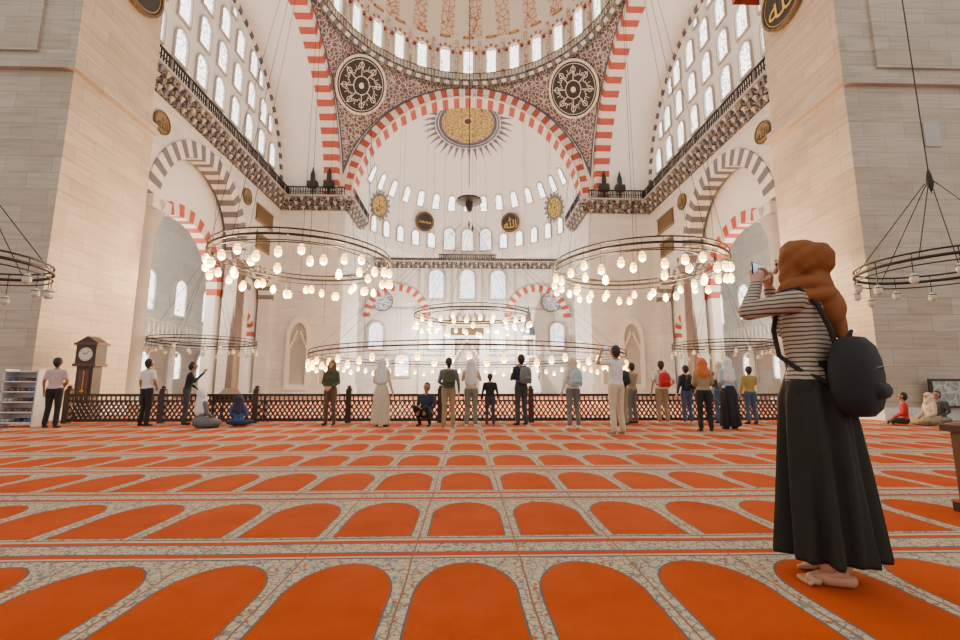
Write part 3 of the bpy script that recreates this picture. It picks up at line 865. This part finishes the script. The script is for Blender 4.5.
    for s in (-1,1):
        mb.capsule(U(s*.033,.096,1.642),.011,U(s*.036,.096,1.642),.011,EYE,seg=8)
        mb.capsule(U(s*.022,.105,1.665),.005,U(s*.05,.094,1.664),.004,HAIR[hair],seg=6)
        if not scarf: mb.capsule(U(s*.09,.0,1.655),.016,U(s*.088,.0,1.615),.012,skm,V((1,0,0)),.5,8)
    mb.capsule(U(0,.104,1.640),.008,U(0,.120,1.608),.014,skm,seg=8)
    mb.capsule(U(-.02,.093,1.578),.008,U(.02,.093,1.578),.008,LIP,V((0,0,1)),.7,8)
    for s,e,w,k in A:
        d=(w-e).normalized()
        if k=='down' : n=V((-s,0,0)); th=V((0,1,0)); cu=.45
        elif k in ('phone','wide') or not isinstance(k,str): n=V((-s*.8,.45,.1)); th=V((-s*.3,-.6,.7)); d=(d+V((-s*.1,.1,.9))).normalized(); cu=.75
        else: n=V((0,-1,-.3)); th=V((0,0,1)); cu=.5
        hand(mb,w,d,n,th,skm,cu)
        mb.capsule(e.lerp(w,.8),.027,w,.025,skm,seg=8)
    if skirt and pose=='stand':
        rows=[]; n=72
        prof=[(1.05,.135,.105,0),(.99,.155,.125,.004),(.90,.185,.155,.010),(.75,.195,.165,.018),(.55,.20,.175,.026),(.35,.208,.185,.032),(hem+.02,.215,.195,.040),(hem,.213,.193,.040),(hem+.05,.19,.17,.02)]
        if hero: prof=[(1.09,.14,.11,0)]+[(z,rx*1.0,ry*1.0,f*1.3) for z,rx,ry,f in prof]
        for z,rx,ry,f in prof:
            row=[]
            for k in range(n):
                a=2*pi*k/n; q=1+ (f/.2)*(.6*math.sin(9*a+z*1.5)+.5*math.sin(14*a+1.3-z))
                row.append(V((rx*q*math.cos(a),ry*q*math.sin(a),z)))
            rows.append(row)
        mb.grid(rows,skirt,True); 
    if skirt and pose!='stand':
        for s in (-1,1): mb.capsule((s*.08,.0,.16),.15,(s*.24,.26,.12),.10,skirt,seg=14)
        mb.capsule((-.2,.3,.1),.09,(.2,.3,.1),.09,skirt,seg=14)
    if pack:
        rows=[];n=28; hs=[(-.20,.02),(-.195,.75),(-.17,.94),(-.08,1.0),(.06,.98),(.15,.85),(.20,.6),(.215,.02)] 
        cz=1.22; cyy=-.225; cxx=0; px,py=.155,.095
        if hero:
            cz=1.01; cyy=-.20; cxx=-.03; px,py=.18,.10
            hs=[(-.20,.02),(-.195,.5),(-.16,.80),(-.09,.97),(0,1.0),(.08,.95),(.15,.78),(.19,.48),(.20,.02)]
        for z,q in hs:
            row=[]
            for k in range(n):
                a=2*pi*k/n; c,s_=math.cos(a),math.sin(a)
                sx=abs(c)**.75*(1 if c>0 else -1); sy=abs(s_)**.75*(1 if s_>0 else -1)
                row.append(U(cxx+sx*px*q,cyy+sy*py*q,cz+z))
            rows.append(row)
        mb.grid(rows,pack,True)
        mb.capsule(U(cxx-.06,cyy-.075,cz-.07),.055 if not hero else .045,U(cxx+.06,cyy-.075,cz-.07),.055 if not hero else .045,pack,seg=12)
        if hero:
            mb.tube([U(-.08,-.15,1.12),U(-.10,-.135,1.24),U(-.13,-.10,1.37),U(-.15,-.03,1.468),U(-.145,.04,1.462),U(-.13,.085,1.38),U(-.12,.115,1.26),U(-.13,.095,1.12),U(-.15,.0,1.04),U(-.12,-.12,.97),U(-.08,-.16,.93)],.013,pack,8)
            mb.tube([U(.12,-.15,1.12),U(.14,-.12,1.30),U(.145,-.03,1.465),U(.14,.05,1.45),U(.13,.10,1.30)],.013,pack,8)
            mb.tube([U(cxx-.03,cyy+.02,cz+.18),U(cxx,cyy,cz+.225),U(cxx+.03,cyy+.02,cz+.18)],.009,pack,8)
            mb.tube([U(cxx-.15*1.05,cyy-.03,cz-.02),U(cxx-.10,cyy-.085,cz+.03),U(cxx,cyy-.103,cz+.045),U(cxx+.10,cyy-.085,cz+.03),U(cxx+.16,cyy-.03,cz-.02)],.005,EYE,6)
        else:
            for s in (-1,1):
                mb.tube([U(s*.09,-.15,1.38),U(s*.10,-.08,1.47),U(s*.10,.02,1.475),U(s*.11,.115,1.38),U(s*.13,.12,1.22),U(s*.15,0,1.10),U(s*.12,-.14,1.08)],.016,pack,6)
    if hero:
        for s,(hx,hy),ang in ((-1,(-.07,-.06),.55),(1,(.11,.0),.3)):
            d=V((math.sin(-ang),math.cos(ang),0)); sd=V((d.y,-d.x,0)); h=V((hx,hy,.035))
            mb.capsule((hx,hy+.0,.28),.042,(hx,hy,.07),.036,skm,seg=12)
            mb.capsule(h-d*.03,.034,h+d*.06,.036,skm,V((0,0,1)),.95,12)
            mb.capsule(h+V((0,0,.03)),.036,h+d*.12-V((0,0,.008)),.028,skm,V((0,0,1)),.9,12)
            mb.capsule(h+d*.11-sd*.022-V((0,0,.010)),.025,h+d*.11+sd*.022-V((0,0,.010)),.025,skm,V((0,0,1)),.85,12)
            for i in range(5):
                o=(-.036+.018*i)*(1 if s<0 else -1); L=(.165,.163,.158,.15,.14)[4-i]
                r=.0085 if i<4 else .0125
                mb.capsule(h+d*.125+sd*o*1.0-V((0,0,.016)),r,h+d*L+sd*o-V((0,0,.035-r-.001)),r,skm,seg=8)
    if phone:
        wl=A[0][2]; wr=A[1][2]; c=(wl+wr)/2+V((0,.02,.10))
        T=Matrix.Translation(c)
        mb.box(-.075,.075,-.004,.004,-.037,.037,EYE,T); mb.box(-.070,.070,-.0055,-.004,-.033,.033,PH,T)
    o=mb.obj(name,smooth=True)
    s=H/1.75
    o.location=loc; o.rotation_euler=(0,0,math.radians(heading)); o.scale=(s,s,s)
    return o
PH=simple('phone_screen',(.25,.35,.5),.2,emit=1.0,ecol=(.45,.6,.85))
C={}
def c(n,col):
    if n not in C: C[n]=cloth('cloth_'+n,col)
    return C[n]
blk=c('black',(.010,.010,.011)); wht=c('white',(.68,.65,.60)); navy=c('navy',(.02,.025,.05)); gry=c('grey',(.14,.14,.14)); khk=c('khaki',(.28,.21,.12))
crm=c('cream',(.55,.45,.31)); jean=c('denim',(.05,.08,.14)); olv=c('olive',(.06,.06,.03)); pnk=c('pale_pink',(.52,.38,.36)); red=c('red',(.45,.015,.01)); rust=c('rust_scarf',(.21,.062,.009))
blu=c('light_blue',(.32,.45,.5)); orn=c('orange_scarf',(.50,.13,.03)); brn=c('brown',(.10,.06,.035)); grn=c('greygreen',(.16,.17,.12)); kid=c('royal_blue',(.03,.07,.22)); ylw=c('yellow',(.35,.24,.05))
skb=c('dark_skirt',(.012,.010,.006)); drk=c('dark_grey',(.04,.04,.045))

person('woman_in_headscarf',(1.815,2.36,0),36,1.73,stripes(),skb,skin=0,scarf=rust,arms=(((-.26,.18,1.36),(-.005,.22,1.56)),((.29,.20,1.30),(.165,.22,1.56))),
       skirt=skb,pack=blk,phone=True,hero=True,voxel=.008,hem=.12,scarf_len=.20)
P=person
P('man_standing',(-9.45,10.8,0),10,1.60,pnk,blk,skin=1,arms=('down','front'),shoes=blk,sleeve='short')
P('man_standing',(-7.65,11.2,0),-20,1.60,wht,blk,skin=1,arms=('down','front'),shoes=blk,sleeve='short')
P('man_standing',(-6.95,11.6,0),-60,1.55,blk,drk,skin=1,arms=('front','phone'),shoes=blk,sleeve='long',lean=.15)
P('woman_seated',(-6.05,10.7,0),-30,1.62,gry,gry,scarf=wht,arms=('lap','lap'),pose='sit',skirt=gry,scarf_len=.3)
P('child_seated',(-5.35,11.0,0),15,1.35,kid,navy,arms=('lap','lap'),pose='sit',scarf=navy)
P('woman_standing',(-3.35,11.4,0),175,1.58,olv,brn,scarf=brn,arms=('front','front'),shoes=blk)
P('woman_in_cream_robe',(-2.03,11.0,0),-15,1.62,crm,crm,scarf=wht,arms=('front','down'),skirt=crm,scarf_len=.35,shoes=blk,hem=.06,pack=None)
P('man_crouching',(-.97,11.1,0),160,1.60,navy,blk,skin=1,arms=('lap','lap'),pose='crouch',shoes=blk)
P('man_with_backpack',(-.42,10.6,0),5,1.60,gry,khk,arms=('front','down'),pack=olv,shoes=khk)
P('woman_standing',(.10,10.8,0),-5,1.60,crm,grn,scarf=wht,arms=('phone','phone'),scarf_len=.38,shoes=wht)
P('child_standing',(.56,11.1,0),0,1.25,blk,drk,arms=('down','down'),shoes=gry)
P('man_standing',(1.33,11.2,0),25,1.72,navy,drk,skin=1,arms=('crossed','crossed'),shoes=blk,pack=gry)
P('woman_with_backpack',(2.42,10.4,0),10,1.60,wht,gry,scarf=crm,arms=('down','phone'),pack=blu,shoes=wht)
P('man_taking_photo',(2.99,9.1,0),25,1.76,wht,crm,skin=1,arms=('wide','wide'),shoes=khk,sleeve='short',phone=True)
P('man_with_backpack',(3.75,11.1,0),-10,1.60,drk,khk,arms=('front','front'),pack=blk,shoes=blk)
P('man_with_backpack',(4.90,11.4,0),0,1.58,wht,khk,arms=('down','hip'),pack=red,shoes=wht,sleeve='short')
P('boy_standing',(5.62,11.6,0),10,1.48,navy,jean,arms=('down','down'),shoes=wht,pack=blk)
P('woman_standing',(5.02,9.6,0),-10,1.55,khk,blk,scarf=orn,arms=('front','front'),shoes=blk,scarf_len=.15)
P('woman_standing',(5.85,10.1,0),10,1.60,blu,blk,scarf=wht,arms=('front','down'),skirt=blk,scarf_len=.3,shoes=blk,hem=.08)
P('boy_standing',(7.15,11.4,0),0,1.45,ylw,jean,arms=('down','phone'),shoes=blk)
P('woman_standing',(6.50,11.6,0),-10,1.58,drk,jean,scarf=crm,arms=('front','down'),shoes=blk)
P('man_standing',(4.25,11.7,0),30,1.55,khk,gry,arms=('phone','phone'),shoes=blk)
P('child_seated',(10.65,10.95,0),50,1.45,red,blk,skin=1,arms=('lap','lap'),pose='sit')
P('woman_seated',(11.35,11.0,0),80,1.45,crm,khk,scarf=crm,arms=('lap','lap'),pose='sit',skirt=khk)
P('man_seated',(12.0,11.4,0),110,1.5,drk,gry,skin=1,arms=('lap','lap'),pose='sit')

# ------------------------------------------------------------------ world / camera
w=bpy.data.worlds.new('World'); scene.world=w; w.use_nodes=True
bg=w.node_tree.nodes['Background']; bg.inputs[0].default_value=(1,.97,.91,1); bg.inputs[1].default_value=1.05
cam=bpy.data.cameras.new('Camera'); cam.lens=17.0; cam.sensor_width=36; cam.clip_end=300; cam.clip_start=.05
co=bpy.data.objects.new('Camera',cam); co.location=(0,0,.95); co.rotation_euler=(math.radians(90+8.29),0,math.radians(-1.64))
scene.collection.objects.link(co); scene.camera=co
